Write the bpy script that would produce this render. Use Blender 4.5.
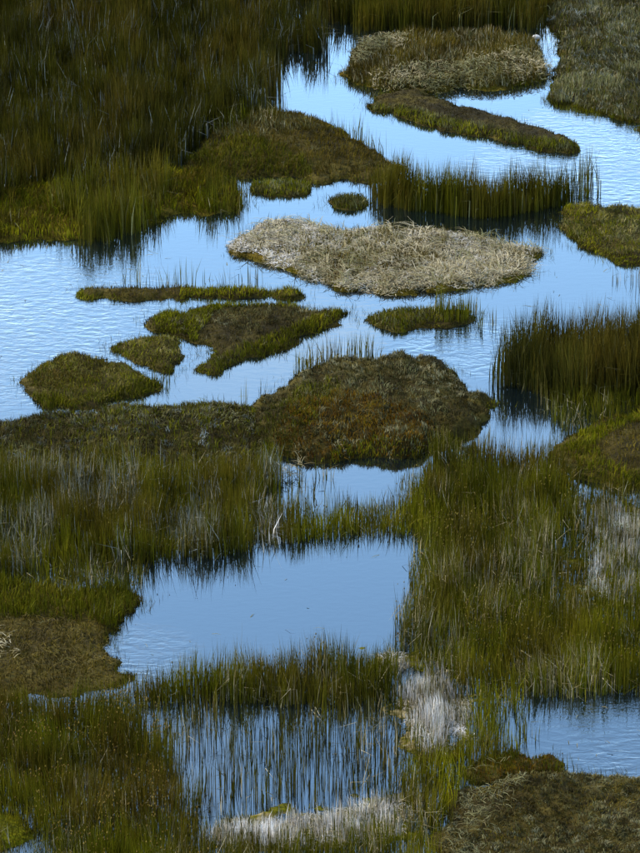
import bpy, math
import numpy as np
from mathutils import Vector

# ------------------------------------------------------------------ camera, sky, sun, exposure
for o in list(bpy.data.objects):
    bpy.data.objects.remove(o)
SC = bpy.context.scene
COL = SC.collection
CAM_H, PITCH, VFOV = 40.0, math.radians(24.0), math.radians(11.5)
PW, PH = 640.0, 853.0
FPX = PH / 2 / math.tan(VFOV / 2)
Y0 = CAM_H / math.tan(PITCH)              # the middle of the view lies at the world origin

cam_d = bpy.data.cameras.new('camera')
cam = bpy.data.objects.new('camera', cam_d)
COL.objects.link(cam)
cam.location = (0, -Y0, CAM_H)
cam.rotation_euler = (math.pi / 2 - PITCH, 0, 0)
cam_d.sensor_fit = 'VERTICAL'
cam_d.angle = VFOV
cam_d.clip_start = 1.0
cam_d.clip_end = 6000.0
SC.camera = cam
SC.render.resolution_x, SC.render.resolution_y = 768, 1024

SUN_EL, SUN_AZ = math.radians(38.0), math.radians(285.0)    # azimuth clockwise from +Y: from the left, a little beyond the scene
CLOUD_SHIFT = (5.2, 1.0, 3.3)
world = bpy.data.worlds.new('World')
SC.world = world
world.use_nodes = True
wn = world.node_tree.nodes
sky = wn.new('ShaderNodeTexSky')
sky.sky_type = 'NISHITA'
sky.sun_disc = False
sky.sun_elevation = SUN_EL
sky.sun_rotation = SUN_AZ
sky.altitude = 1500
sky.air_density = 1.4
sky.dust_density = 0.2
sky.ozone_density = 1.6
wn['Background'].inputs['Strength'].default_value = 0.15
wl = world.node_tree.links
# thin white cloud veils drifting over the whole sky
w_tc = wn.new('ShaderNodeTexCoord')
w_map = wn.new('ShaderNodeMapping')
w_map.inputs['Scale'].default_value = (7.0, 7.0, 15.0)
w_map.inputs['Location'].default_value = CLOUD_SHIFT
wl.new(w_tc.outputs['Generated'], w_map.inputs['Vector'])
w_noise = wn.new('ShaderNodeTexNoise')
w_noise.inputs['Scale'].default_value = 1.0
w_noise.inputs['Detail'].default_value = 4.0
w_noise.inputs['Roughness'].default_value = 0.5
wl.new(w_map.outputs[0], w_noise.inputs['Vector'])
w_rng = wn.new('ShaderNodeMapRange')
w_rng.interpolation_type = 'SMOOTHSTEP'
w_rng.inputs['From Min'].default_value = 0.46
w_rng.inputs['From Max'].default_value = 0.74
w_rng.inputs['To Max'].default_value = 0.5
wl.new(w_noise.outputs['Fac'], w_rng.inputs['Value'])
w_bw = wn.new('ShaderNodeRGBToBW')
wl.new(sky.outputs[0], w_bw.inputs[0])
w_gain = wn.new('ShaderNodeMath')
w_gain.operation = 'MULTIPLY'
w_gain.inputs[1].default_value = 1.75
wl.new(w_bw.outputs[0], w_gain.inputs[0])
w_mix = wn.new('ShaderNodeMix')
w_mix.data_type = 'RGBA'
wl.new(w_rng.outputs[0], w_mix.inputs['Factor'])
wl.new(sky.outputs[0], w_mix.inputs['A'])
wl.new(w_gain.outputs[0], w_mix.inputs['B'])
wl.new(w_mix.outputs['Result'], wn['Background'].inputs['Color'])

sun_d = bpy.data.lights.new('sun', 'SUN')
sun_d.energy = 2.0
sun_d.angle = math.radians(0.53)
sun_d.color = (1.0, 0.92, 0.76)
sun = bpy.data.objects.new('sun', sun_d)
COL.objects.link(sun)
sdir = Vector((math.sin(SUN_AZ) * math.cos(SUN_EL), math.cos(SUN_AZ) * math.cos(SUN_EL), math.sin(SUN_EL)))
sun.rotation_euler = sdir.to_track_quat('Z', 'Y').to_euler()
sun.location = (0, 0, 60)

vs = SC.view_settings
vs.view_transform = 'Standard'
vs.look = 'None'
vs.exposure = 1.8
vs.gamma = 1.0
vs.use_curve_mapping = False

# ------------------------------------------------------------------ helpers
RNG = np.random.default_rng(11)

def ground(pts):
    """points measured on the photograph -> points on the water level of the marsh"""
    p = np.asarray(pts, float)
    x = (p[:, 0] - PW / 2) / FPX
    y = -(p[:, 1] - PH / 2) / FPX
    dy = math.cos(PITCH) + y * math.sin(PITCH)
    dz = -math.sin(PITCH) + y * math.cos(PITCH)
    t = -CAM_H / dz
    return np.stack([x * t, dy * t - Y0], 1)

def smooth_poly(pts, sub=5):
    p = ground(pts)
    n = len(p)
    out = []
    for i in range(n):
        a, b, c, d = p[i - 1], p[i], p[(i + 1) % n], p[(i + 2) % n]
        for k in range(sub):
            t = k / sub
            out.append(0.5 * (2 * b + (c - a) * t + (2 * a - 5 * b + 4 * c - d) * t * t + (3 * b - a - 3 * c + d) * t ** 3))
    return np.array(out)

def sdf(poly, pts):
    """signed distance to a polygon, positive inside"""
    res = np.empty(len(pts))
    a = poly
    b = np.roll(poly, -1, 0)
    e = b - a
    ee = (e * e).sum(1) + 1e-12
    for s in range(0, len(pts), 20000):
        q = pts[s:s + 20000]
        w = q[:, None, :] - a[None]
        t = np.clip((w * e[None]).sum(2) / ee[None], 0, 1)
        d = w - t[..., None] * e[None]
        dist = np.sqrt((d * d).sum(2).min(1))
        c1 = (a[None, :, 1] <= q[:, None, 1]) != (b[None, :, 1] <= q[:, None, 1])
        xi = a[None, :, 0] + (q[:, None, 1] - a[None, :, 1]) * (e[:, 0] / np.where(e[:, 1] == 0, 1e-9, e[:, 1]))[None]
        ins = (np.logical_and(c1, q[:, None, 0] < xi).sum(1) % 2) == 1
        res[s:s + 20000] = np.where(ins, dist, -dist)
    return res

def _hash(ix, iy, seed):
    h = (ix.astype(np.int64) * 374761393 + iy.astype(np.int64) * 668265263 + seed * 974711) & 0x7fffffff
    h = ((h ^ (h >> 13)) * 1274126177) & 0x7fffffff
    return ((h ^ (h >> 16)) & 0xffff) / 65535.0

def vnoise(x, y, seed=0):
    ix, iy = np.floor(x), np.floor(y)
    fx, fy = x - ix, y - iy
    fx = fx * fx * (3 - 2 * fx)
    fy = fy * fy * (3 - 2 * fy)
    a, b = _hash(ix, iy, seed), _hash(ix + 1, iy, seed)
    c, d = _hash(ix, iy + 1, seed), _hash(ix + 1, iy + 1, seed)
    return (a * (1 - fx) + b * fx) * (1 - fy) + (c * (1 - fx) + d * fx) * fy

def fbm(x, y, seed=0, oct=3):
    s, amp, tot = 0, 1.0, 0
    for k in range(oct):
        s = s + amp * vnoise(x * 2 ** k + 17.3 * k, y * 2 ** k - 9.1 * k, seed + k)
        tot += amp
        amp *= 0.5
    return s / tot

def make_mesh(name, verts, faces_tri, cols, mat, parent, smooth=False):
    me = bpy.data.meshes.new(name)
    nv, nf = len(verts), len(faces_tri)
    me.vertices.add(nv)
    me.vertices.foreach_set('co', np.ascontiguousarray(verts, np.float32).ravel())
    k = faces_tri.shape[1]
    me.loops.add(nf * k)
    me.loops.foreach_set('vertex_index', np.ascontiguousarray(faces_tri, np.int32).ravel())
    me.polygons.add(nf)
    me.polygons.foreach_set('loop_start', np.arange(0, nf * k, k, dtype=np.int32))
    if smooth:
        me.polygons.foreach_set('use_smooth', np.ones(nf, bool))
    if cols is not None:
        at = me.color_attributes.new('tint', 'FLOAT_COLOR', 'POINT')
        c4 = np.ones((nv, 4), np.float32)
        c4[:, :3] = cols
        at.data.foreach_set('color', c4.ravel())
    me.update(calc_edges=True)
    me.materials.append(mat)
    ob = bpy.data.objects.new(name, me)
    COL.objects.link(ob)
    if parent is not None:
        ob.parent = parent
        ob.location = -parent.location      # the mesh is laid out in world coordinates
    return ob

def thing(name, label, cat, loc, group=None):
    o = bpy.data.objects.new(name, None)
    COL.objects.link(o)
    o.location = loc
    o.empty_display_size = 0.3
    o['label'] = label
    o['category'] = cat
    if group:
        o['group'] = group
    return o

def ramp(cols, x):
    c = np.asarray(cols, float)
    t = np.clip(x, 0, 1) * (len(c) - 1)
    i = np.minimum(t.astype(int), len(c) - 2)
    f = (t - i)[:, None]
    return c[i] * (1 - f) + c[i + 1] * f

# ------------------------------------------------------------------ materials (colour, grain and wear only)
def new_mat(name):
    m = bpy.data.materials.new(name)
    m.use_nodes = True
    return m, m.node_tree.nodes, m.node_tree.links, m.node_tree.nodes['Principled BSDF']

def blade_mat(name, rough, spec, trans):
    m, n, l, p = new_mat(name)
    a = n.new('ShaderNodeAttribute')
    a.attribute_name = 'tint'
    l.new(a.outputs['Color'], p.inputs['Base Color'])
    p.inputs['Roughness'].default_value = rough
    p.inputs['Specular IOR Level'].default_value = spec
    if trans > 0:
        tr = n.new('ShaderNodeBsdfTranslucent')
        l.new(a.outputs['Color'], tr.inputs['Color'])
        mx = n.new('ShaderNodeMixShader')
        mx.inputs[0].default_value = trans
        l.new(p.outputs[0], mx.inputs[1])
        l.new(tr.outputs[0], mx.inputs[2])
        l.new(mx.outputs[0], n['Material Output'].inputs['Surface'])
    return m

M_REED = blade_mat('reed_leaf', 0.6, 0.08, 0.2)
M_STRAW = blade_mat('dry_straw', 0.7, 0.12, 0.1)
M_GRASS = blade_mat('marsh_grass', 0.7, 0.06, 0.15)

def soil_mat():
    m, n, l, p = new_mat('peat_turf')
    a = n.new('ShaderNodeAttribute')
    a.attribute_name = 'tint'
    tc = n.new('ShaderNodeTexCoord')
    nz = n.new('ShaderNodeTexNoise')
    nz.inputs['Scale'].default_value = 9.0
    nz.inputs['Detail'].default_value = 8.0
    l.new(tc.outputs['Object'], nz.inputs['Vector'])
    mr = n.new('ShaderNodeMapRange')
    mr.inputs['To Min'].default_value = 0.55
    mr.inputs['To Max'].default_value = 1.45
    l.new(nz.outputs['Fac'], mr.inputs['Value'])
    mx = n.new('ShaderNodeVectorMath')
    mx.operation = 'SCALE'
    l.new(a.outputs['Color'], mx.inputs[0])
    l.new(mr.outputs[0], mx.inputs['Scale'])
    l.new(mx.outputs[0], p.inputs['Base Color'])
    bp = n.new('ShaderNodeBump')
    bp.inputs['Strength'].default_value = 0.9
    bp.inputs['Distance'].default_value = 0.06
    l.new(nz.outputs['Fac'], bp.inputs['Height'])
    l.new(bp.outputs[0], p.inputs['Normal'])
    p.inputs['Roughness'].default_value = 0.9
    p.inputs['Specular IOR Level'].default_value = 0.08
    return m
M_SOIL = soil_mat()

def water_mat():
    m, n, l, p = new_mat('marsh_water')
    p.inputs['Base Color'].default_value = (0.002, 0.004, 0.005, 1)
    p.inputs['Roughness'].default_value = 0.015
    tc = n.new('ShaderNodeTexCoord')
    mp = n.new('ShaderNodeMapping')
    mp.inputs['Scale'].default_value = (0.6, 1.15, 1.0)
    mp.inputs['Rotation'].default_value = (0, 0, math.radians(7))
    l.new(tc.outputs['Object'], mp.inputs['Vector'])
    fine = n.new('ShaderNodeTexNoise')
    fine.inputs['Scale'].default_value = 5.0
    fine.inputs['Detail'].default_value = 3.0
    fine.inputs['Distortion'].default_value = 0.6
    l.new(mp.outputs[0], fine.inputs['Vector'])
    zone = n.new('ShaderNodeTexNoise')                # where the breeze ruffles the open water
    zone.inputs['Scale'].default_value = 0.5
    zone.inputs['Detail'].default_value = 3.0
    l.new(tc.outputs['Object'], zone.inputs['Vector'])
    total = None
    for (gx, gy), rad in zip(ground([(-20, 330), (640, 165), (640, 735), (470, 345), (130, 655)]), (7.5, 6.5, 3.2, 3.0, 2.0)):
        vd = n.new('ShaderNodeVectorMath')
        vd.operation = 'DISTANCE'
        l.new(tc.outputs['Object'], vd.inputs[0])
        vd.inputs[1].default_value = (gx, gy, 0)
        mr = n.new('ShaderNodeMapRange')
        mr.interpolation_type = 'SMOOTHSTEP'
        mr.inputs['From Min'].default_value = rad * .35
        mr.inputs['From Max'].default_value = rad
        mr.inputs['To Min'].default_value = 1.0
        mr.inputs['To Max'].default_value = 0.0
        l.new(vd.outputs['Value'], mr.inputs['Value'])
        if total is None:
            total = mr.outputs[0]
        else:
            ad = n.new('ShaderNodeMath')
            ad.operation = 'MAXIMUM'
            l.new(total, ad.inputs[0])
            l.new(mr.outputs[0], ad.inputs[1])
            total = ad.outputs[0]
    zm = n.new('ShaderNodeMath')
    zm.operation = 'MULTIPLY'
    l.new(total, zm.inputs[0])
    l.new(zone.outputs['Fac'], zm.inputs[1])
    zr = n.new('ShaderNodeMapRange')
    zr.inputs['From Min'].default_value = 0.1
    zr.inputs['From Max'].default_value = 0.6
    zr.inputs['To Min'].default_value = 0.06
    zr.inputs['To Max'].default_value = 1.0
    l.new(zm.outputs[0], zr.inputs['Value'])
    mu = n.new('ShaderNodeMath')
    mu.operation = 'MULTIPLY'
    mu.inputs[1].default_value = 0.2
    l.new(zr.outputs[0], mu.inputs[0])
    bp = n.new('ShaderNodeBump')
    bp.inputs['Distance'].default_value = 0.1
    l.new(mu.outputs[0], bp.inputs['Strength'])
    l.new(fine.outputs['Fac'], bp.inputs['Height'])
    # murky body under a mirror whose strength follows the Fresnel curve of water
    p.inputs['Specular IOR Level'].default_value = 0.0
    p.inputs['Roughness'].default_value = 0.6
    gl = n.new('ShaderNodeBsdfGlossy')
    gl.inputs['Color'].default_value = (0.84, 0.965, 1.0, 1)
    gl.inputs['Roughness'].default_value = 0.015
    fr = n.new('ShaderNodeFresnel')
    fr.inputs['IOR'].default_value = 1.33
    l.new(bp.outputs[0], gl.inputs['Normal'])
    l.new(bp.outputs[0], fr.inputs['Normal'])
    gain = n.new('ShaderNodeMath')
    gain.operation = 'MULTIPLY'
    gain.use_clamp = True
    gain.inputs[1].default_value = WATER_GLOSS
    l.new(fr.outputs[0], gain.inputs[0])
    mx = n.new('ShaderNodeMixShader')
    l.new(gain.outputs[0], mx.inputs[0])
    l.new(p.outputs[0], mx.inputs[1])
    l.new(gl.outputs[0], mx.inputs[2])
    l.new(mx.outputs[0], n['Material Output'].inputs['Surface'])
    return m
WATER_GLOSS = 3.4
M_WATER = water_mat()

# ------------------------------------------------------------------ colours of the plants (linear base colours)
OLIVE_DARK = [(0.022, 0.019, 0.0005), (0.033, 0.030, 0.0007), (0.048, 0.043, 0.0012), (0.061, 0.047, 0.0024)]
OLIVE = [(0.038, 0.036, 0.0007), (0.058, 0.056, 0.0010), (0.082, 0.076, 0.0014), (0.107, 0.088, 0.0034)]
GREEN = [(0.052, 0.051, 0.0007), (0.091, 0.088, 0.0010), (0.137, 0.125, 0.0014), (0.187, 0.157, 0.0029)]
BROWN = [(0.035, 0.023, 0.0017), (0.055, 0.037, 0.0026), (0.081, 0.055, 0.0039), (0.111, 0.077, 0.0071)]
SEEDS = [(0.047, 0.028, 0.0032), (0.081, 0.055, 0.0064), (0.130, 0.097, 0.0120)]
RUST = [(0.058, 0.023, 0.0014), (0.097, 0.043, 0.0018), (0.136, 0.067, 0.0025), (0.136, 0.091, 0.0043)]
PEAT = [(0.016, 0.011, 0.0016), (0.026, 0.018, 0.0026), (0.039, 0.028, 0.0042), (0.055, 0.041, 0.0069)]
GREYB = [(0.037, 0.031, 0.0075), (0.063, 0.055, 0.0150), (0.108, 0.097, 0.0326), (0.182, 0.166, 0.0690)]
STRAW = [(0.125, 0.091, 0.0348), (0.214, 0.167, 0.0747), (0.303, 0.245, 0.1329), (0.402, 0.341, 0.2160)]
PALEMUD = [(0.141, 0.160, 0.0972), (0.229, 0.254, 0.1644), (0.334, 0.368, 0.2616), (0.440, 0.481, 0.3588)]
COOL = [(0.060, 0.062, 0.0450), (0.110, 0.115, 0.0900), (0.170, 0.180, 0.1500), (0.270, 0.285, 0.2500)]
BLEACH = [(0.265, 0.223, 0.1583), (0.397, 0.352, 0.2793), (0.529, 0.482, 0.4190), (0.662, 0.621, 0.5773)]

TRIS = [0]
def blades(name, parent, mat, pts, z0, h, w, lean, cols, kink=0.0, flat=False, stiff=0.25):
    """thin tapering blades, one mesh: root, middle and tip of every blade"""
    n = len(pts)
    if n == 0:
        return None
    h = np.broadcast_to(np.asarray(h, float), (n,))
    az = RNG.uniform(0, 2 * math.pi, n)
    fx, fy = np.cos(az), np.sin(az)
    la = vnoise(pts[:, 0] * .9, pts[:, 1] * .9, 5) * 4 * math.pi + RNG.normal(0, 1.1, n)
    lm = np.abs(RNG.normal(0, lean, n))
    if flat:
        pitch = np.abs(RNG.normal(0.12, 0.16, n))
        ux, uy, uz = np.cos(la) * np.cos(pitch), np.sin(la) * np.cos(pitch), np.sin(pitch)
        root = np.stack([pts[:, 0], pts[:, 1], z0], 1)
        mid = root + np.stack([ux, uy, uz], 1) * (h * .5)[:, None]
        tip = root + np.stack([ux, uy, uz * .3], 1) * h[:, None]
        mid[:, 2] += h * 0.06
        sx, sy = -np.sin(la), np.cos(la)
        sz = RNG.uniform(-.5, .5, n)
    else:
        dx, dy = np.cos(la) * lm, np.sin(la) * lm
        root = np.stack([pts[:, 0], pts[:, 1], z0], 1)
        mid = root + np.stack([dx * h * stiff, dy * h * stiff, h * .55], 1)
        tip = root + np.stack([dx * h, dy * h, h * np.sqrt(np.clip(1 - lm * lm * .6, .2, 1))], 1)
        if kink > 0:
            kk = RNG.random(n) < kink
            ka = RNG.uniform(0, 2 * math.pi, n)
            kt = mid + np.stack([np.cos(ka) * h * .4, np.sin(ka) * h * .4, RNG.uniform(-.25, .15, n) * h], 1)
            tip = np.where(kk[:, None], kt, tip)
        sx, sy, sz = fx, fy, np.zeros(n)
    s = np.stack([sx, sy, sz], 1) * (np.broadcast_to(np.asarray(w, float), (n,)) * .5)[:, None]
    V = np.stack([root - s, root + s, mid - s * .9, mid + s * .9, tip], 1).reshape(-1, 3)
    b = (np.arange(n) * 5)[:, None]
    F = np.concatenate([b + [0, 1, 3], b + [0, 3, 2], b + [2, 3, 4]], 1).reshape(-1, 3)
    TRIS[0] += len(F)
    ob = make_mesh(name, V, F, np.repeat(cols, 5, 0), mat, parent)
    ob['kind'] = 'stuff'
    return ob

OCT_V = np.array([(1, 0, 0), (0, 1, 0), (-1, 0, 0), (0, -1, 0), (0, 0, 1), (0, 0, -1)], float)
OCT_F = np.array([(0, 1, 4), (1, 2, 4), (2, 3, 4), (3, 0, 4), (1, 0, 5), (2, 1, 5), (3, 2, 5), (0, 3, 5)])
def seed_heads(parent, pts, z, size, cols):
    n = len(pts)
    if n == 0:
        return
    c = np.stack([pts[:, 0], pts[:, 1], z], 1)
    sc = np.stack([size, size, size * 2.2], 1)
    V = (c[:, None, :] + OCT_V[None] * sc[:, None, :]).reshape(-1, 3)
    F = ((np.arange(n) * 6)[:, None, None] + OCT_F[None]).reshape(-1, 3)
    TRIS[0] += len(F)
    ob = make_mesh('seed_heads', V, F, np.repeat(cols, 6, 0), M_STRAW, parent)
    ob['kind'] = 'stuff'

def scatter(poly, dens, ragged=0.12, clump=0.5, seed=3, edge=0.0, holes=()):
    lo, hi = poly.min(0) - .3, poly.max(0) + .3
    n = int((hi - lo).prod() * dens)
    p = RNG.uniform(lo, hi, (n, 2))
    # sparse pre-test on the clump noise first, then the outline
    cl = np.clip((fbm(p[:, 0] * 1.1, p[:, 1] * 1.1, seed) - .3) * 2.6, 0, 1) * .45 + np.clip((vnoise(p[:, 0] * 4.2, p[:, 1] * 4.2, seed + 5) - .3) * 2.6, 0, 1) * .55
    keep = RNG.random(n) < 1 - clump * (1 - cl)
    p = p[keep]
    d = sdf(poly, p) + ragged * (fbm(p[:, 0] * 1.7, p[:, 1] * 1.7, seed + 9) - .5) * 4
    for hp in holes:
        d = np.minimum(d, -sdf(hp, p) + .35 * (fbm(p[:, 0] * 1.5, p[:, 1] * 1.5, seed + 77) - .5))
    soft = d / max(edge, 1e-6) if edge > 0 else np.ones(len(d))
    k = (d > 0) & (RNG.random(len(d)) < np.clip(soft + .12, 0, 1))
    return p[k]

def tone(p, seed, patch=.5, scale=.55):
    fine = (vnoise(p[:, 0] * 4.5, p[:, 1] * 3.0, seed + 91) - .5) * .8
    return np.clip(patch * (fbm(p[:, 0] * scale, p[:, 1] * scale, seed) - .5) * 2.2 + fine + .42 + RNG.normal(0, .2, len(p)), 0, 1)

BED = -0.30        # level of the muddy floor below the water

def reed_layer(parent, pts_px, dens, hr, cols, w=.012, lean=.11, pale=.06, pale_cols=STRAW, kink=.08, heads=0.0,
               head_cols=SEEDS, seed=5, clump=.6, edge=.5, ragged=.16, base=None, name='reed_stems', patch=.5, holes=(), hue=.62):
    poly = smooth_poly(pts_px)
    p = scatter(poly, dens, ragged, clump, seed, edge, holes)
    n = len(p)
    if n == 0:
        return
    hn = fbm(p[:, 0] * 1.8, p[:, 1] * 1.8, seed + 31, 2)
    h = hr[0] + (hr[1] - hr[0]) * np.clip(.5 + (hn - .5) * 2.6 + RNG.normal(0, .3, n), -.5, 1.5)
    h = h * np.where(RNG.random(n) < .25, RNG.uniform(.45, .9, n), 1.0)
    z0 = np.full(n, BED) if base is None else base(p) - .03
    hh = h - (BED if base is None else -.03)
    c = ramp(cols, tone(p, seed + 2, patch)) * RNG.uniform(.75, 1.25, (n, 1)) * (.62 + .76 * vnoise(p[:, 0] * 2.4, p[:, 1] * 1.6, seed + 88))[:, None]
    mixb = np.clip((fbm(p[:, 0] * .9, p[:, 1] * .5, seed + 61) - .48) * 5 + RNG.normal(0, .35, n), 0, 1)[:, None] * hue
    c = c * (1 - mixb) + ramp(BROWN, RNG.random(n)) * mixb
    dead = RNG.random(n) < pale * np.clip((fbm(p[:, 0] * 1.1, p[:, 1] * .7, seed + 50) - .38) * 9, .15, 3)
    a = ~dead
    ww = w * RNG.uniform(.5, 1.7, n)
    blades(name, parent, M_REED, p[a], z0[a], hh[a], ww[a], lean, c[a], kink)
    if dead.any():
        cd = ramp(pale_cols, RNG.random(dead.sum()))
        blades('dead_stems', parent, M_STRAW, p[dead], z0[dead], hh[dead] * .9, ww[dead] * 1.15, lean * 1.5, cd, kink * 4 + .1)
    if heads > 0:
        k = a & (RNG.random(n) < heads * np.clip((vnoise(p[:, 0] * 2.2, p[:, 1] * 2.2, seed + 99) - .35) * 3, 0, 1.6))
        seed_heads(parent, p[k], z0[k] + hh[k] * .93, RNG.uniform(.008, .016, k.sum()),
                   ramp(head_cols, RNG.random(k.sum())))

def litter_layer(parent, pts_px, dens, length, cols, base=None, lift=(.0, .1), w=.016, seed=8, clump=.5, ragged=.2, edge=.3):
    poly = smooth_poly(pts_px)
    p = scatter(poly, dens, ragged, clump, seed, edge)
    n = len(p)
    if n == 0:
        return
    z0 = (np.full(n, .0) if base is None else base(p)) + RNG.uniform(lift[0], lift[1], n)
    h = RNG.uniform(length[0], length[1], n)
    c = ramp(cols, tone(p, seed + 4, .6, .8))
    blades('straw_litter', parent, M_STRAW, p, z0, h, w * RNG.uniform(.6, 1.4, n), 0, c, flat=True)

class Land:
    """a mound of peat and turf rising out of the water: ragged bank, hummocks on top"""
    def __init__(self, name, label, pts_px, h, cols, w=.45, cat='island', grid=.10, hum=.05, hscale=3.2, seed=1, rag=.16, group=None, fr=None):
        self.poly = smooth_poly(pts_px)
        self.h, self.w, self.hum, self.hs, self.seed, self.rag = h, w, hum, hscale, seed, rag
        self.fr = fr or OLIVE_DARK[:2] + BROWN[1:2] + GREEN[1:3]
        c = self.poly.mean(0)
        self.root = thing(name, label, cat, (c[0], c[1], BED), group)
        lo, hi = self.poly.min(0) - .6, self.poly.max(0) + .6
        nx, ny = [max(4, int(v / grid)) for v in (hi - lo)]
        X, Y = np.meshgrid(np.linspace(lo[0], hi[0], nx), np.linspace(lo[1], hi[1], ny))
        P = np.stack([X.ravel(), Y.ravel()], 1)
        P += RNG.uniform(-.3, .3, P.shape) * grid
        z, d = self.surf(P)
        idx = np.arange(nx * ny).reshape(ny, nx)
        q = np.stack([idx[:-1, :-1], idx[:-1, 1:], idx[1:, 1:], idx[1:, :-1]], -1).reshape(-1, 4)
        q = q[(d[q] > -.45).any(1)]
        used, inv = np.unique(q, return_inverse=True)
        V = np.concatenate([P, z[:, None]], 1)[used]
        cc = ramp(cols, tone(V[:, :2], seed + 3, .8, .9))
        cc = cc * (.8 + .4 * RNG.random((len(cc), 1)))
        TRIS[0] += len(q) * 2
        self.fringe()
        self.mound = make_mesh('mound', V, inv.reshape(-1, 4), cc, M_SOIL, self.root, True)
    def surf(self, P):
        d = sdf(self.poly, P) + self.rag * (fbm(P[:, 0] * 1.5, P[:, 1] * 1.5, self.seed + 7, 4) - .5) * 6.0 + self.rag * (vnoise(P[:, 0] * 5.5, P[:, 1] * 5.5, self.seed + 17) - .5) * .9
        di = np.maximum(d, 0)
        big = fbm(P[:, 0] * .6, P[:, 1] * .6, self.seed + 21)
        z = self.h * (1 - np.exp(-di / self.w)) * (.65 + .7 * big)
        z = z + self.hum * (fbm(P[:, 0] * self.hs, P[:, 1] * self.hs, self.seed + 3, 3) - .35) * np.clip(di / .2, 0, 1) * 2
        z = np.where(d < 0, np.maximum(d * .9, BED - .05), z)
        return z, d
    def fringe(self):
        lo, hi = self.poly.min(0) - .4, self.poly.max(0) + .4
        per = np.sqrt(((self.poly - np.roll(self.poly, 1, 0)) ** 2).sum(1)).sum()
        seg = RNG.integers(0, len(self.poly), int(per * 420))
        t = RNG.random((len(seg), 1))
        p = self.poly[seg] * (1 - t) + np.roll(self.poly, -1, 0)[seg] * t + RNG.normal(0, .22, (len(seg), 2))
        z, d = self.surf(p)
        k = (d > -.05) & (d < .14)
        p, z = p[k], z[k]
        c = ramp(self.fr, tone(p, self.seed + 70, .8, .9)) * RNG.uniform(.6, 1.2, (len(p), 1))
        blades('bank_fringe', self.root, M_GRASS, p, z - .03, RNG.uniform(.05, .15, len(p)), .014 * RNG.uniform(.7, 1.4, len(p)), .75, c)
        # drowned grass standing in the shallow margin
        t = RNG.random((len(seg), 1))
        p = self.poly[seg] * (1 - t) + np.roll(self.poly, -1, 0)[seg] * t + RNG.normal(0, .35, (len(seg), 2))
        d = self.surf(p)[1]
        k = (d > -.42) & (d < 0) & (RNG.random(len(d)) < .42 * np.clip((vnoise(p[:, 0] * 1.6, p[:, 1] * 1.6, self.seed + 33) - .3) * 3, 0, 1))
        p = p[k]
        c = ramp(self.fr, RNG.random(len(p)))
        if len(p):
            blades('drowned_grass', self.root, M_GRASS, p, np.full(len(p), BED), -BED + RNG.uniform(.02, .2, len(p)), .012 * RNG.uniform(.7, 1.4, len(p)), .3, c)
    def base(self, p):
        return self.surf(p)[0]
    def grass(self, dens, hr, cols, pts=None, w=.014, lean=.45, seed=1, clump=.5, edge=0.0, name='grass_cover', patch=.5, pale=0.0):
        poly = self.poly if pts is None else smooth_poly(pts)
        p = scatter(poly, dens, .12, clump, self.seed + seed, edge)
        z, d = self.surf(p)
        k = d > .02
        p, z = p[k], z[k]
        n = len(p)
        if n == 0:
            return self
        c = ramp(cols, tone(p, self.seed + seed + 12, patch, .9)) * RNG.uniform(.75, 1.3, (n, 1))
        if pale > 0:
            s = RNG.random(n) < pale
            c[s] = ramp(STRAW, RNG.random(s.sum()))
        hh = RNG.uniform(hr[0], hr[1], n) * (.6 + .8 * fbm(p[:, 0] * 1.6, p[:, 1] * 1.6, self.seed + seed + 40))
        blades(name, self.root, M_GRASS, p, z - .02, hh, w * RNG.uniform(.7, 1.4, n), lean, c)
        return self
    def tussocks(self, dens, rad, cols, pts=None, seed=1, blades_each=14, w=.014):
        poly = self.poly if pts is None else smooth_poly(pts)
        p = scatter(poly, dens, .1, .4, self.seed + seed)
        d = self.surf(p)[1]
        p = p[d > .08]
        n = len(p)
        if n == 0:
            return self
        m = blades_each
        col = np.repeat(ramp(cols, np.clip(tone(p, self.seed + seed + 8, .9, .7), 0, 1)) * RNG.uniform(.6, 1.35, (n, 1)), m, 0)
        q = np.repeat(p, m, 0) + RNG.normal(0, rad * .45, (n * m, 2))
        z = self.surf(q)[0]
        hgt = np.repeat(RNG.uniform(.6, 1.3, n) * rad, m) * RNG.uniform(.6, 1.2, n * m)
        blades('tussocks', self.root, M_GRASS, q, z - .01, hgt * 1.1, w * RNG.uniform(.7, 1.4, n * m), .8, col * RNG.uniform(.85, 1.15, (n * m, 1)))
        return self
    def reeds(self, pts, dens, hr, cols, **kw):
        reed_layer(self.root, pts, dens, hr, cols, base=self.base, **kw)
        return self
    def litter(self, pts, dens, length, cols, **kw):
        litter_layer(self.root, pts, dens, length, cols, base=self.base, **kw)
        return self

def reed_bed(name, label, layers, cat='reed bed', group=None):
    c = smooth_poly(layers[0][0]).mean(0)
    root = thing(name, label, cat, (c[0], c[1], BED), group)
    for (pts, dens, hr, cols, kw) in layers:
        reed_layer(root, pts, dens, hr, cols, **kw)
    return root

# ------------------------------------------------------------------ the setting: water over a muddy floor
def sheet(name, z, size, mat, col=None):
    V = np.array([(-size, -size, z), (size, -size, z), (size, size, z), (-size, size, z)], float)
    ob = make_mesh(name, V, np.array([[0, 1, 2, 3]]), None if col is None else np.tile(col, (4, 1)), mat, None)
    ob['kind'] = 'structure'
    ob['label'] = {'water': 'blue sky-reflecting marsh water between the islands', 'ground': 'muddy floor of the marsh under the water'}[name]
    return ob
sheet('ground', BED - .02, 2500.0, M_SOIL, (.03, .025, .012))
sheet('water', 0.0, 2500.0, M_WATER)

SPECKLE = [(.03, .022, .006), (.065, .05, .014), (.12, .10, .04), (.20, .175, .09)]
TAN = [(.055, .043, .007), (.10, .08, .012), (.16, .128, .025), (.22, .18, .06)]

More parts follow.
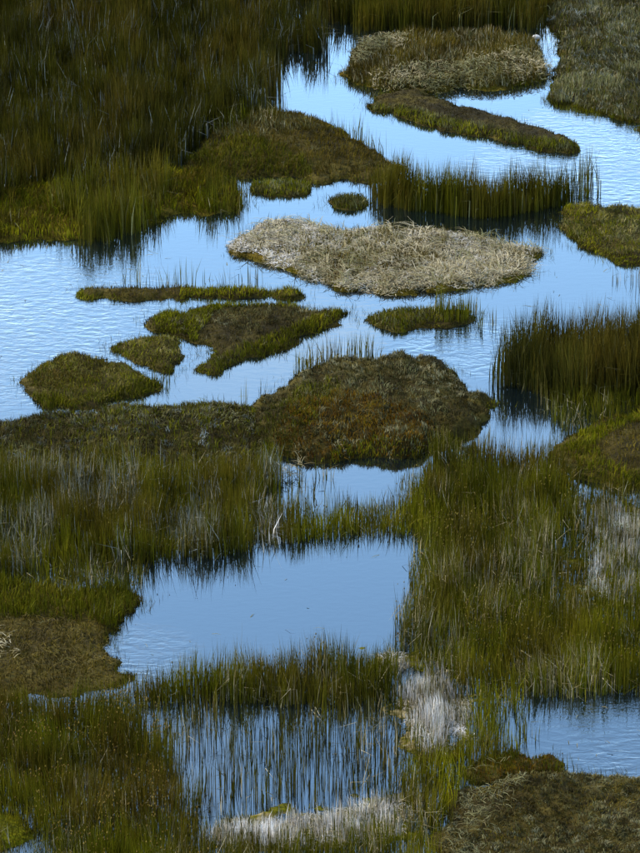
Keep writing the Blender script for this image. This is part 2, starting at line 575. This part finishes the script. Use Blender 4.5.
# ------------------------------------------------------------------ islands of peat, turf and straw
L = Land('peat_island', 'brown grassy mound tapering right to a point in the upper channel',
         [(188, 162), (205, 134), (240, 116), (285, 116), (320, 124), (350, 139), (380, 157), (403, 173), (390, 180), (340, 181), (300, 180), (250, 180), (205, 174)],
         .35, PEAT, w=.7, seed=101)
L.grass(500, (.08, .2), BROWN, lean=.5)
L.grass(500, (.12, .3), OLIVE, pts=[(190, 160), (240, 150), (300, 165), (310, 180), (250, 181), (205, 174)], seed=2)
L.grass(300, (.1, .25), GREYB, pts=[(215, 138), (260, 126), (310, 130), (300, 145), (240, 150)], seed=3, pale=.1)
L.reeds([(200, 140), (250, 122), (300, 124), (280, 132), (230, 142)], 260, (.4, .8), OLIVE, pale=.1, seed=12)
L.tussocks(14, .11, SPECKLE[:3], seed=8)

L = Land('peat_island', 'long dark wedge of peat with a grassy front edge, pointing right into the channel',
         [(371, 106), (383, 96), (412, 92), (440, 100), (480, 112), (530, 127), (565, 139), (583, 149), (565, 152), (520, 147), (470, 135), (420, 122), (385, 114)],
         .18, PEAT, w=.3, seed=110)
L.grass(500, (.03, .08), PEAT[:2], lean=.6)
L.grass(700, (.1, .2), GREYB, pts=[(372, 108), (400, 111), (470, 128), (540, 143), (580, 149), (560, 153), (520, 149), (470, 137), (420, 124), (385, 116)], seed=2)
L.grass(700, (.1, .22), GREEN, pts=[(372, 108), (400, 113), (470, 130), (540, 145), (580, 149), (560, 153), (520, 149), (470, 137), (420, 124), (385, 116)], seed=3)

L = Land('sedge_island', 'tan island of dead sedge at the top, pale straw along its right shore',
         [(347, 78), (352, 55), (375, 42), (420, 38), (480, 38), (530, 45), (547, 62), (545, 80), (520, 86), (480, 89), (420, 90), (380, 89), (355, 84)],
         .22, BROWN, w=.5, seed=120)
L.grass(600, (.15, .4), BROWN, lean=.3, w=.017, patch=.9, pale=.12)
L.grass(420, (.12, .32), GREYB, lean=.4, w=.017, seed=5, pale=.2)
L.litter([(352, 60), (365, 48), (405, 46), (410, 58), (385, 66), (360, 72)], 700, (.08, .25), GREYB[1:] + STRAW[:3], w=.015, lift=(.1, .35))
L.litter([(430, 75), (500, 66), (545, 60), (545, 82), (500, 90), (440, 93), (380, 92), (370, 86)], 700, (.08, .25), GREYB[1:] + STRAW[:3], w=.015, lift=(.05, .3))
L.tussocks(10, .14, SPECKLE + STRAW[1:2], seed=8)

L = Land('sedge_bank', 'grey-green sedge bank filling the top right corner',
         [(548, -60), (720, -60), (720, 145), (640, 127), (600, 116), (570, 108), (550, 102), (553, 75), (562, 45), (548, 20)],
         .25, PEAT, w=.5, cat='bank', seed=130, grid=.16)
L.grass(600, (.1, .26), GREYB, lean=.45, w=.017, patch=.8, pale=.08)
L.grass(90, (.1, .25), OLIVE, lean=.4, w=.018, seed=6)
L.tussocks(9, .13, COOL, seed=12)
L.litter([(530, 30), (555, 25), (565, 50), (560, 90), (548, 90), (548, 55)], 120, (.15, .4), GREYB[1:] + STRAW[:2], w=.015)
L.tussocks(16, .13, [(.07, .062, .03), (.12, .11, .06), (.19, .18, .11), (.28, .27, .19)], seed=8)

L = Land('grass_bank', 'low green bank under the front reeds on the left shore',
         [(-60, 190), (60, 185), (120, 180), (190, 172), (240, 188), (242, 210), (215, 213), (170, 214), (150, 224), (100, 236), (60, 240), (0, 243), (-60, 244)],
         .16, BROWN, w=.3, cat='bank', seed=140, grid=.14)
L.grass(420, (.1, .3), GREEN, lean=.4, w=.018, patch=.8)
L.grass(260, (.15, .35), BROWN, lean=.4, w=.018, seed=4)

L = Land('grass_mat', 'small straight-fronted green mat beside the brown grassy mound',
         [(248, 188), (262, 184), (300, 184), (313, 189), (311, 195), (280, 197), (250, 194)], .14, PEAT, w=.2, seed=150, grid=.07, rag=.1)
L.grass(900, (.08, .2), GREEN, w=.014)
L.grass(500, (.08, .2), GREYB, w=.016, seed=4)
L.tussocks(26, .1, TAN, seed=8)

L = Land('grass_mat', 'tiny round tuft mat, smallest of all, just above the bleached straw island',
         [(330, 202), (340, 198), (360, 199), (367, 204), (355, 210), (338, 209)], .14, PEAT, w=.2, seed=160, grid=.06, rag=.08)
L.grass(800, (.08, .22), OLIVE, w=.014)
L.grass(500, (.1, .22), GREYB, w=.016, seed=4)

L = Land('grass_mat', 'green hummocky mat at the right edge below the short reeds',
         [(560, 215), (575, 209), (640, 209), (720, 208), (720, 264), (640, 263), (610, 258), (580, 246), (566, 235)], .14, PEAT, w=.25, seed=170, hum=.1, hscale=2.2)
L.grass(700, (.06, .16), GREEN, lean=.6, clump=.9, patch=.9)
L.grass(400, (.06, .16), GREYB, lean=.6, clump=.8, seed=4)
L.tussocks(14, .13, TAN, seed=8)

L = Land('straw_island', 'large island of bleached whitish straw in the middle of the channel',
         [(228, 248), (243, 235), (262, 226), (300, 224), (340, 230), (400, 231), (450, 235), (490, 240), (520, 249), (545, 251), (536, 262), (530, 274), (500, 285), (450, 292), (400, 294), (350, 292), (320, 284), (300, 275), (270, 264), (245, 257)],
         .11, BROWN, w=.3, seed=180)
ISL = [(226, 248), (243, 234), (262, 225), (300, 223), (340, 229), (400, 230), (450, 234), (490, 239), (520, 248), (547, 251), (538, 262), (532, 274), (500, 286), (450, 293), (400, 295), (350, 293), (320, 285), (300, 276), (270, 265), (245, 258)]
L.litter(ISL, 1300, (.07, .24), STRAW + BLEACH[:2], w=.015, lift=(.0, .09), clump=.4, seed=60)
L.litter([(228, 247), (262, 225), (300, 224), (320, 240), (300, 262), (330, 285), (300, 274), (265, 262)], 1800, (.07, .22), STRAW[3:] + BLEACH, w=.015, lift=(.0, .1), seed=61)
L.litter([(380, 262), (440, 268), (500, 262), (520, 270), (490, 284), (420, 292), (360, 288)], 1000, (.07, .22), STRAW[1:] + BLEACH[:2], w=.015, lift=(.0, .1), seed=62)
L.litter(ISL, 130, (.3, .6), GREYB[2:] + STRAW[1:], w=.012, lift=(.03, .16), clump=.6, seed=68)
L.grass(260, (.12, .3), BROWN, pts=[(310, 236), (380, 236), (440, 240), (440, 262), (390, 278), (330, 272), (310, 255)], lean=.35, w=.016)
L.grass(160, (.12, .35), BROWN, lean=.5, w=.015, seed=7, clump=.9)

L = Land('grass_mat', 'thin low bar of dark peat with a greener right end, left of centre',
         [(80, 294), (90, 290), (150, 289), (220, 290), (270, 290), (296, 294), (285, 299), (200, 300), (120, 300), (85, 299)], .12, PEAT, w=.2, seed=190, grid=.08, rag=.1)
L.grass(450, (.06, .16), BROWN, lean=.5)
L.grass(700, (.08, .2), GREEN, pts=[(190, 291), (290, 291), (290, 299), (190, 301)], seed=4)

L = Land('peat_island', 'brown-topped island with a bright green left lobe, below the thin bar',
         [(150, 324), (165, 315), (200, 311), (215, 307), (290, 307), (300, 311), (346, 312), (348, 316), (320, 331), (295, 345), (270, 355), (235, 366), (212, 375), (198, 370), (212, 358), (200, 345), (180, 336), (160, 333)],
         .15, PEAT, w=.4, seed=200, rag=.12)
L.grass(420, (.06, .15), PEAT, lean=.6, patch=.8)
L.grass(260, (.06, .15), GREYB, lean=.6, pts=[(220, 312), (290, 312), (300, 325), (250, 335), (220, 325)], seed=9)
L.grass(900, (.08, .2), GREEN, pts=[(150, 324), (165, 315), (205, 311), (215, 306), (290, 306), (290, 312), (215, 315), (205, 335), (195, 343), (178, 337), (158, 333)], seed=4)
L.grass(800, (.08, .2), OLIVE, pts=[(348, 312), (318, 331), (270, 355), (212, 375), (215, 362), (260, 347), (300, 325)], seed=5)
L.grass(300, (.1, .22), GREEN, pts=[(348, 312), (318, 331), (270, 355), (255, 360), (262, 347), (300, 325)], seed=6)
L.tussocks(18, .1, SPECKLE, seed=8)

L = Land('grass_mat', 'small tan-green triangular mat between the brown-topped island and the left mat',
         [(113, 349), (135, 341), (160, 338), (180, 342), (180, 365), (172, 374), (150, 366), (128, 357)], .14, PEAT, w=.25, seed=210, rag=.1, grid=.08)
L.grass(300, (.06, .15), GREEN, lean=.6, clump=.9)
L.grass(700, (.05, .13), TAN, lean=.6, seed=4)
L.tussocks(24, .09, TAN, seed=8)

L = Land('grass_mat', 'large tan and green mat at the left with a ragged fringe, beside rippled water',
         [(27, 378), (45, 360), (75, 352), (100, 360), (130, 370), (157, 385), (140, 396), (110, 402), (70, 408), (40, 408), (35, 394)], .12, PEAT, w=.3, seed=220, rag=.14)
L.grass(500, (.06, .16), BROWN, lean=.5, pts=[(30, 376), (75, 350), (110, 362), (90, 390), (40, 392)])
L.grass(350, (.06, .16), GREEN, lean=.5, seed=4, clump=.95)
L.grass(700, (.05, .14), TAN, lean=.5, seed=5)
L.grass(1200, (.08, .2), OLIVE, lean=.25, pts=[(34, 398), (70, 402), (110, 397), (155, 383), (140, 398), (110, 404), (70, 410), (36, 410)], seed=6)
L.tussocks(22, .1, TAN, seed=8)

L = Land('grass_mat', 'flat mat with short green tufts, just right of centre below the straw island',
         [(366, 320), (385, 314), (410, 311), (450, 312), (470, 315), (475, 321), (450, 325), (420, 327), (400, 333), (375, 329)], .12, PEAT, w=.2, seed=230, rag=.1, grid=.08)
L.grass(600, (.08, .2), OLIVE, lean=.4)
L.grass(300, (.08, .2), GREYB, lean=.4, seed=6)
L.reeds([(438, 312), (478, 311), (478, 323), (442, 325)], 900, (.35, .75), OLIVE, seed=13)
L.reeds([(392, 311), (412, 311), (408, 316), (392, 316)], 400, (.2, .35), GREEN, seed=14)

L = Land('peat_island', 'biggest dark brown dome with a rusty front slope, steep dark right end',
         [(255, 410), (285, 388), (325, 367), (380, 361), (425, 362), (448, 374), (466, 390), (488, 402), (490, 420), (470, 440), (440, 452), (415, 460), (340, 462), (290, 460), (255, 445)],
         .5, PEAT, w=.75, seed=240, hum=.14, hscale=3.0)
L.grass(500, (.05, .13), PEAT, lean=.6, patch=.9, clump=.7)
L.grass(260, (.05, .14), GREYB, lean=.6, clump=.8, seed=3, patch=.9)
L.grass(750, (.06, .16), RUST, pts=[(280, 430), (310, 410), (370, 415), (425, 430), (440, 452), (415, 461), (340, 463), (285, 461)], lean=.5, seed=4)
L.grass(400, (.1, .22), OLIVE, pts=[(258, 430), (300, 400), (340, 400), (320, 430), (285, 462), (260, 445)], lean=.5, seed=5)
L.grass(500, (.1, .22), GREEN, pts=[(340, 456), (415, 452), (440, 446), (455, 450), (430, 466), (340, 466)], lean=.4, seed=6)
L.tussocks(24, .10, SPECKLE, seed=8)

L = Land('peat_bank', 'mottled grey-brown low bank running to the left edge beside the biggest dome',
         [(-60, 435), (40, 421), (110, 410), (180, 407), (240, 410), (270, 420), (275, 445), (270, 466), (200, 470), (100, 474), (40, 482), (-60, 486)],
         .2, PEAT, w=.4, cat='bank', seed=250, hum=.08, hscale=2.6)
L.grass(500, (.06, .16), PEAT, lean=.6, patch=.9)
L.grass(350, (.06, .18), GREYB, lean=.6, clump=.85, seed=3, patch=.9)
L.grass(140, (.08, .22), GREEN, lean=.5, clump=1.0, seed=4)
L.grass(120, (.06, .2), OLIVE, lean=.5, clump=.9, seed=6)
L.tussocks(10, .1, COOL, seed=18)
L.litter([(140, 412), (240, 411), (265, 425), (220, 440), (150, 432)], 160, (.1, .25), GREYB, w=.012, lift=(.0, .06), clump=.9, seed=63)
L.tussocks(22, .11, SPECKLE, seed=8)
L.tussocks(3, .16, GREEN, seed=9)

L = Land('grass_bank', 'rounded green and brown hummock at the right edge below the tall green reeds',
         [(562, 452), (588, 430), (620, 415), (720, 405), (720, 495), (640, 492), (600, 486), (575, 472)], .36, PEAT, w=.7, cat='bank', seed=260)
L.grass(900, (.1, .24), GREEN, pts=[(562, 452), (590, 433), (640, 421), (640, 430), (605, 450), (600, 470), (640, 480), (720, 480), (720, 495), (640, 493), (600, 487), (575, 472)], lean=.4)
L.grass(500, (.06, .16), BROWN, lean=.5, seed=3)

L = Land('peat_bank', 'brown peaty bank with matted dead grass at the left end of the large lower pool',
         [(-60, 585), (60, 588), (125, 590), (142, 600), (125, 625), (110, 640), (118, 665), (130, 682), (60, 694), (-60, 697)],
     .07, PEAT[1:] + BROWN[:2], w=.3, cat='bank', seed=270, grid=.08)
L.grass(900, (.1, .35), OLIVE, pts=[(-60, 580), (60, 586), (135, 590), (135, 605), (115, 628), (60, 622), (-60, 618)], lean=.3, w=.013)
L.grass(500, (.05, .15), BROWN, lean=.7, seed=3)
L.grass(250, (.05, .14), PEAT, lean=.7, seed=5, clump=.8)
L.litter([(-60, 625), (60, 622), (105, 640), (110, 668), (40, 676), (-60, 672)], 260, (.08, .22), BROWN + GREYB[1:3], w=.010, lift=(.0, .1), seed=64)
L.litter([(-60, 635), (0, 632), (15, 650), (10, 665), (-60, 668)], 130, (.15, .35), STRAW, w=.014, lift=(.02, .12), seed=65)

L = Land('peat_island', 'speckled brown dome in the bottom right corner below the small pool',
         [(436, 850), (456, 808), (490, 780), (540, 773), (580, 776), (640, 783), (720, 788), (720, 940), (440, 940)],
         .4, PEAT, w=.8, seed=280, hum=.11, hscale=3.6, grid=.06)
L.grass(900, (.04, .10), BROWN, lean=.7, clump=.9, patch=.9, w=.013)
L.grass(450, (.05, .12), GREYB, lean=.7, clump=.9, seed=4, w=.013)
L.litter([(450, 820), (500, 780), (530, 790), (500, 830), (490, 900), (450, 900)], 200, (.1, .3), GREYB[1:] + STRAW[:2], w=.009, lift=(.02, .12), seed=66, clump=.8)
L.tussocks(55, .075, SPECKLE, seed=8, w=.012)

L = Land('grass_bank', 'low rusty orange grass bank at the left end of the bottom right pool',
         [(468, 772), (485, 758), (510, 752), (535, 756), (562, 769), (545, 779), (500, 788), (475, 786)],
         .06, PEAT, w=.3, cat='bank', seed=290, grid=.07)
L.grass(450, (.05, .13), OLIVE, seed=9)
L.grass(600, (.06, .16), RUST, pts=[(478, 756), (520, 750), (568, 768), (540, 780), (495, 786), (475, 780)], lean=.5, w=.013)
L.grass(900, (.06, .2), OLIVE, pts=[(470, 765), (495, 752), (515, 750), (530, 758), (500, 764)], lean=.35, seed=4, w=.012)
L.litter([(470, 768), (510, 754), (520, 762), (480, 776)], 140, (.1, .3), GREYB[1:] + STRAW[:2], w=.009, lift=(.05, .2), seed=67)

L = Land('moss_mat', 'bright yellow-green moss cushion at the bottom left corner',
         [(-40, 818), (5, 815), (25, 820), (30, 835), (10, 847), (-40, 850)], .15, GREEN, w=.25, seed=300, grid=.05, rag=.06, cat='moss')
L.grass(2200, (.03, .07), [(.12, .10, .003), (.18, .15, .004), (.24, .19, .006), (.26, .21, .01)], lean=.5, w=.012)

# ------------------------------------------------------------------ reed beds
reed_bed('reed_bed', 'vast dark olive reed bed filling the upper left', [
    ([(-60, -60), (270, -60), (295, 10), (318, 30), (332, 43), (322, 54), (288, 58), (280, 80), (274, 106), (250, 124), (210, 140), (190, 160), (150, 176), (100, 190), (40, 196), (-60, 198)],
     600, (.65, 1.2), [tuple(.8 * v for v in q) for q in OLIVE_DARK], dict(w=.019, pale=.07, kink=.1, pale_cols=COOL, seed=21, edge=.6, clump=.35))])
reed_bed('reed_bed', 'front reed fringe on the left shore, darkly mirrored beside the thin bar', [
    ([(55, 205), (110, 190), (170, 190), (165, 218), (135, 236), (100, 246), (72, 242)], 520, (.8, 1.35), OLIVE, dict(w=.017, pale=.1, pale_cols=GREYB, seed=22)),
    ([(192, 185), (240, 188), (246, 200), (240, 214), (200, 216)], 420, (.5, .9), OLIVE, dict(w=.016, pale=.06, seed=23)),
    ([(-60, 222), (10, 225), (8, 243), (-60, 246)], 300, (.6, .9), OLIVE_DARK, dict(w=.016, seed=24)),
    ([(75, 246), (120, 244), (160, 235), (165, 242), (120, 252), (80, 254)], 60, (.4, .8), OLIVE_DARK, dict(w=.014, seed=25))])
reed_bed('reed_bed', 'dark reed strip along the top edge behind the tan sedge island', [
    ([(275, -60), (560, -60), (545, 24), (500, 30), (430, 33), (375, 33), (354, 36), (344, 26), (310, 12)], 460, (.7, 1.1), OLIVE_DARK, dict(w=.02, pale=.05, pale_cols=GREYB, seed=26, clump=.3))])
reed_bed('reed_bed', 'short dense reed strip standing in water above the straw island, right of centre', [
    ([(372, 192), (430, 199), (500, 200), (560, 196), (590, 192), (601, 195), (578, 204), (550, 211), (510, 218), (470, 218), (420, 213), (380, 205)], 1150, (.8, 1.35), OLIVE, dict(w=.015, pale=.04, pale_cols=GREYB, seed=27, clump=.35, edge=.3, ragged=.12)),
    ([(360, 182), (390, 186), (400, 196), (370, 196)], 160, (.4, .8), OLIVE, dict(seed=28))])
reed_bed('reed_bed', 'tall dark green reeds at the right edge beside the blue channel', [
    ([(490, 384), (500, 374), (522, 358), (560, 350), (600, 350), (720, 350), (720, 400), (640, 398), (600, 402), (560, 402), (535, 396), (515, 390)], 900, (.9, 1.5), [(.017, .016, .001), (.027, .025, .002), (.042, .038, .003), (.062, .049, .005)], dict(w=.015, pale=.03, pale_cols=GREYB, seed=29, clump=.35, edge=.45)),
    ([(535, 396), (600, 398), (720, 398), (720, 420), (640, 424), (590, 432), (565, 432)], 520, (.3, .6), OLIVE, dict(w=.014, seed=30))])
reed_bed('reed_bed', 'few short reeds at the right edge in front of the hummocky mat', [
    ([(617, 276), (690, 274), (690, 286), (620, 284)], 320, (.35, .6), BROWN, dict(w=.014, seed=31))])
reed_bed('reed_bed', 'broad reed belt with pale dead stems across the left, above the large pool', [
    ([(-60, 478), (100, 474), (200, 468), (255, 466), (285, 478), (262, 505), (256, 530), (250, 552), (200, 562), (130, 566), (60, 572), (-60, 578)], 680, (.55, .95), OLIVE, dict(w=.012, pale=.2, pale_cols=COOL + STRAW[2:], seed=32, clump=.45, heads=.03)),
    ([(-60, 575), (60, 572), (130, 568), (150, 575), (140, 592), (60, 590), (-60, 588)], 260, (.3, .6), OLIVE, dict(w=.012, pale=.1, seed=33))])
reed_bed('reed_bed', 'low green reed spit between the two middle pools', [
    ([(255, 512), (300, 517), (360, 517), (405, 504), (425, 500), (425, 532), (380, 538), (320, 542), (258, 550)], 700, (.3, .55), GREEN, dict(w=.012, pale=.08, seed=34, clump=.4)),
    ([(250, 500), (275, 505), (290, 520), (285, 548), (262, 552), (250, 530)], 220, (.35, .7), STRAW, dict(w=.014, hue=.1, pale=.5, pale_cols=BLEACH, seed=35))])
reed_bed('reed_bed', 'wide olive reed mass on the right below the biggest dome', [
    ([(402, 505), (425, 492), (445, 486), (500, 492), (556, 490), (572, 500), (575, 530), (556, 570), (552, 604), (600, 606), (720, 604), (720, 700), (640, 697), (560, 700), (490, 695), (440, 684), (405, 660), (398, 625), (412, 585), (416, 540)], 520, (.6, .95), OLIVE, dict(w=.012, pale=.14, seed=36, hue=.6, heads=.12, clump=.4)),
    ([(421, 466), (445, 456), (480, 450), (510, 458), (540, 464), (566, 466), (572, 496), (500, 505), (424, 510)], 850, (.4, .85), OLIVE, dict(seed=37, hue=.9, edge=.2, ragged=.1, pale=.08))])
reed_bed('reed_bed', 'sparse reeds in pale shallows at the right edge, under the rounded hummock', [
    ([(560, 500), (600, 492), (720, 495), (720, 604), (600, 606), (553, 600), (560, 560)], 420, (.3, .65), OLIVE, dict(w=.013, pale=.08, seed=38, clump=.9)),
    ([(600, 560), (720, 545), (720, 606), (600, 606)], 200, (.4, .7), GREEN, dict(w=.013, pale=.1, seed=39, clump=.8))])
reed_bed('reed_bed', 'dark reed strip between the large pool and the reedy pool below it', [
    ([(132, 692), (180, 682), (250, 673), (330, 668), (385, 660), (410, 690), (388, 706), (300, 706), (200, 704), (140, 704)], 900, (.5, .95), OLIVE, dict(w=.012, pale=.08, seed=40, heads=.02, clump=.45, edge=.35))])
reed_bed('reed_bed', 'thin scattered stems rising through the reedy lower pool', [
    ([(150, 715), (250, 712), (380, 712), (392, 760), (380, 800), (300, 812), (205, 818), (190, 760)], 135, (.3, .8), OLIVE_DARK, dict(w=.013, pale=.08, seed=41, clump=.6, edge=0, lean=.06)),
    ([(345, 700), (395, 705), (410, 740), (400, 800), (370, 805), (380, 750)], 150, (.4, .8), OLIVE_DARK, dict(w=.013, seed=42))])
reed_bed('reed_bed', 'rusty-headed rushes filling the bottom left', [
    ([(-60, 705), (60, 700), (135, 708), (165, 735), (190, 770), (205, 830), (212, 930), (35, 930), (35, 840), (28, 815), (-60, 812)], 640, (.45, .75), OLIVE, dict(w=.011, pale=.07, seed=43, heads=.16, hue=1.0, head_cols=[(.07, .036, .004), (.11, .065, .008), (.17, .115, .02)], clump=.4))])
reed_bed('reed_bed', 'mixed green and straw reeds at the bottom between the white litter patches', [
    ([(470, 700), (520, 697), (508, 712), (512, 735), (520, 752), (478, 768), (462, 808), (442, 845), (440, 930), (390, 930), (395, 830), (402, 800), (395, 765), (430, 760), (468, 742)], 420, (.4, .75), GREEN, dict(w=.012, pale=.14, seed=44, clump=.5)),
    ([(205, 850), (300, 848), (395, 836), (395, 930), (205, 930)], 420, (.4, .7), OLIVE, dict(w=.012, pale=.15, seed=45))])

# thin groups of stems standing in open water
for label, pts, d, hr, sd in [
    ('thin row of stems in the water behind the thin dark bar', [(130, 282), (250, 280), (255, 287), (130, 288)], 70, (.35, .7), 71),
    ('scattered stems along the upper shore of the brown grassy mound', [(318, 124), (345, 132), (380, 150), (405, 168), (398, 172), (370, 154), (335, 136)], 120, (.4, .75), 72),
    ('green stems between the brown-topped island and the biggest dome', [(300, 368), (330, 358), (380, 354), (385, 362), (340, 369), (305, 380)], 220, (.35, .65), 73),
    ('small tuft of stems by the left shoulder of the biggest dome', [(232, 397), (272, 386), (278, 392), (245, 403)], 200, (.3, .6), 74),
    ('stems in the narrow gap between the triangular mat and the left mat', [(140, 376), (172, 378), (170, 392), (150, 388)], 130, (.3, .5), 75),
    ('stems standing right of the flat tufted mat', [(470, 316), (492, 316), (490, 326), (468, 326)], 90, (.3, .6), 76),
    ('reeds in the left part of the small middle pool', [(250, 478), (330, 470), (335, 488), (300, 504), (255, 506)], 70, (.3, .65), 77),
    ('stems at the right end of the small middle pool', [(395, 480), (428, 476), (425, 500), (395, 504)], 150, (.3, .5), 78),
    ('stems in the shallow notch right of the biggest dome', [(485, 440), (545, 446), (560, 462), (500, 468), (470, 460)], 60, (.35, .7), 79),
    ('stems at the left corner of the bottom right pool', [(505, 708), (530, 706), (535, 742), (520, 738)], 160, (.35, .6), 80),
]:
    reed_bed('reed_clump', label, [(pts, d, hr, OLIVE, dict(w=.015, pale=.04, seed=sd, edge=.15, clump=.5))], cat='reeds', group='thin reed groups in open water')

# ------------------------------------------------------------------ pale bars of bleached mud and litter between the reeds
for label, pts, d, sd, cols in [
    ('whitish stand of bleached dead stems among the lower reeds, right of the reedy pool', [(384, 655), (405, 660), (440, 684), (468, 704), (470, 742), (434, 760), (408, 740), (400, 705)], 420, 81, STRAW[2:] + BLEACH),
    ('whitish strip of bleached dead stems along the bottom of the reedy pool', [(208, 828), (260, 820), (330, 812), (400, 798), (404, 812), (392, 840), (300, 852), (212, 852)], 420, 82, STRAW[2:] + BLEACH),
    ('greenish pale stems in the muddy shallows at the right edge under the rounded hummock', [(572, 500), (610, 500), (640, 512), (720, 515), (720, 598), (600, 600), (575, 575), (585, 540)], 200, 83, PALEMUD)]:
    L = Land('mud_bar', label, pts, .03, OLIVE[1:] + STRAW[:2], w=.3, cat='mud bar', grid=.07, hum=.02, hscale=4.5, seed=sd * 5, rag=.42, fr=OLIVE)
    L.litter(pts, d * 4, (.05, .2), cols, lift=(.0, .03), w=.011, seed=sd, clump=.8)
    L.reeds(pts, d * 2.6, (.1, .4), STRAW[3:] + BLEACH + BLEACH[2:], pale=0, w=.010, seed=sd + 4, clump=.8, kink=.1, name='bleached_stems', hue=.2)
    L.reeds(pts, d * .75, (.15, .45), OLIVE, pale=.05, w=.012, seed=sd + 8, clump=.8, edge=0)

# ------------------------------------------------------------------ low sedge between the reed beds of the lower marsh
POOLS = [smooth_poly(q) for q in (
    [(268, 478), (310, 466), (410, 462), (420, 478), (405, 497), (330, 503), (275, 500)],
    [(150, 568), (200, 562), (260, 552), (330, 544), (405, 540), (410, 570), (402, 610), (385, 650), (310, 664), (240, 670), (180, 680), (130, 684), (112, 660), (113, 638), (135, 610)],
    [(150, 712), (300, 708), (380, 712), (375, 800), (200, 822), (180, 770)],
    [(508, 712), (530, 704), (560, 700), (640, 697), (720, 697), (720, 790), (640, 778), (560, 771), (535, 757), (515, 740)],
    [(485, 400), (505, 395), (545, 425), (560, 445), (545, 456), (492, 450)],
    [(440, 845), (465, 808), (500, 785), (560, 775), (720, 785), (720, 940), (440, 940)],
    [(-60, 612), (60, 612), (118, 640), (120, 685), (-60, 692)],
    [(562, 455), (590, 432), (720, 410), (720, 497), (640, 494), (600, 488), (575, 474)],
    [(212, 832), (260, 824), (330, 816), (398, 802), (392, 836), (300, 848)], [(392, 662), (440, 688), (464, 706), (466, 740), (434, 754), (410, 738), (403, 705)], [(585, 512), (640, 515), (720, 520), (720, 590), (605, 594), (590, 560)])]
carpet = thing('sedge', 'low olive sedge growing between the reed beds of the lower marsh', 'sedge', (0, -22, BED))
carpet['kind'] = 'stuff'
reed_layer(carpet, [(-60, 478), (250, 474), (420, 470), (470, 462), (560, 470), (720, 480), (720, 940), (-60, 940)], 300, (.2, .5), OLIVE,
           w=.013, pale=.09, seed=90, clump=.35, holes=POOLS, lean=.16, kink=.08, heads=.05, patch=.9)

# ------------------------------------------------------------------ fallen stalks and a few stones
c0 = ground([(278, 480)])[0]
r = thing('fallen_stalks', 'pale fallen reed stalks at the left end of the small middle pool', 'stalks', (c0[0], c0[1], 0.0))
litter_layer(r, [(246, 488), (275, 474), (302, 464), (306, 472), (280, 484), (252, 496)], 260, (.15, .5), STRAW, lift=(.02, .2), w=.012, seed=95, clump=.4)

M_STONE, sn, sl, sp = new_mat('lichen_stone')
sp.inputs['Roughness'].default_value = .85
stx = sn.new('ShaderNodeTexNoise')
stx.inputs['Scale'].default_value = 12
srp = sn.new('ShaderNodeValToRGB')
srp.color_ramp.elements[0].color = (.2, .19, .17, 1)
srp.color_ramp.elements[1].color = (.5, .48, .44, 1)
sl.new(stx.outputs['Fac'], srp.inputs[0])
sl.new(srp.outputs[0], sp.inputs['Base Color'])
import bmesh
for label, (u, v), rad, z in [('whitish stone on the shore between the tan sedge island and the corner bank', (536, 44), .10, .2)]:
    bm = bmesh.new()
    bmesh.ops.create_icosphere(bm, subdivisions=3, radius=rad)
    for vv in bm.verts:
        k = .75 + .5 * float(fbm(np.array([vv.co.x * 6 + 3]), np.array([vv.co.y * 6 + vv.co.z * 4]), 4)[0])
        vv.co = Vector((vv.co.x * k * 1.25, vv.co.y * k, vv.co.z * k * .8))
    me = bpy.data.meshes.new('pale_stone')
    bm.to_mesh(me)
    bm.free()
    me.materials.append(M_STONE)
    st = bpy.data.objects.new('pale_stone', me)
    COL.objects.link(st)
    g = ground([(u, v)])[0]
    st.location = (g[0], g[1], z)
    st['label'] = label
    st['category'] = 'stone'

# ------------------------------------------------------------------ bits of broken reed drifting on the water
drift = thing('floating_litter', 'scattered bits of broken reed floating on the open water', 'litter', (0, 0, 0))
drift['kind'] = 'stuff'
for k, (pts, dens) in enumerate([([(0, 250), (150, 245), (230, 255), (230, 280), (80, 284), (20, 345), (0, 400)], 1.6),
                                 ([(150, 575), (405, 545), (405, 600), (330, 645), (200, 665), (120, 660)], .8),
                                 ([(300, 60), (360, 100), (560, 150), (640, 200), (640, 130), (550, 110), (420, 100), (350, 60)], 1.2),
                                 ([(440, 300), (560, 262), (640, 275), (640, 330), (520, 330), (480, 380), (450, 350)], 1.5),
                                 ([(520, 712), (640, 700), (640, 770), (560, 765)], 2.5)]):
    litter_layer(drift, pts, dens, (.05, .3), GREYB + STRAW[:2], lift=(.0, .004), w=.012, seed=200 + k, clump=.9)

print('triangles', TRIS[0], 'objects', len(bpy.data.objects))
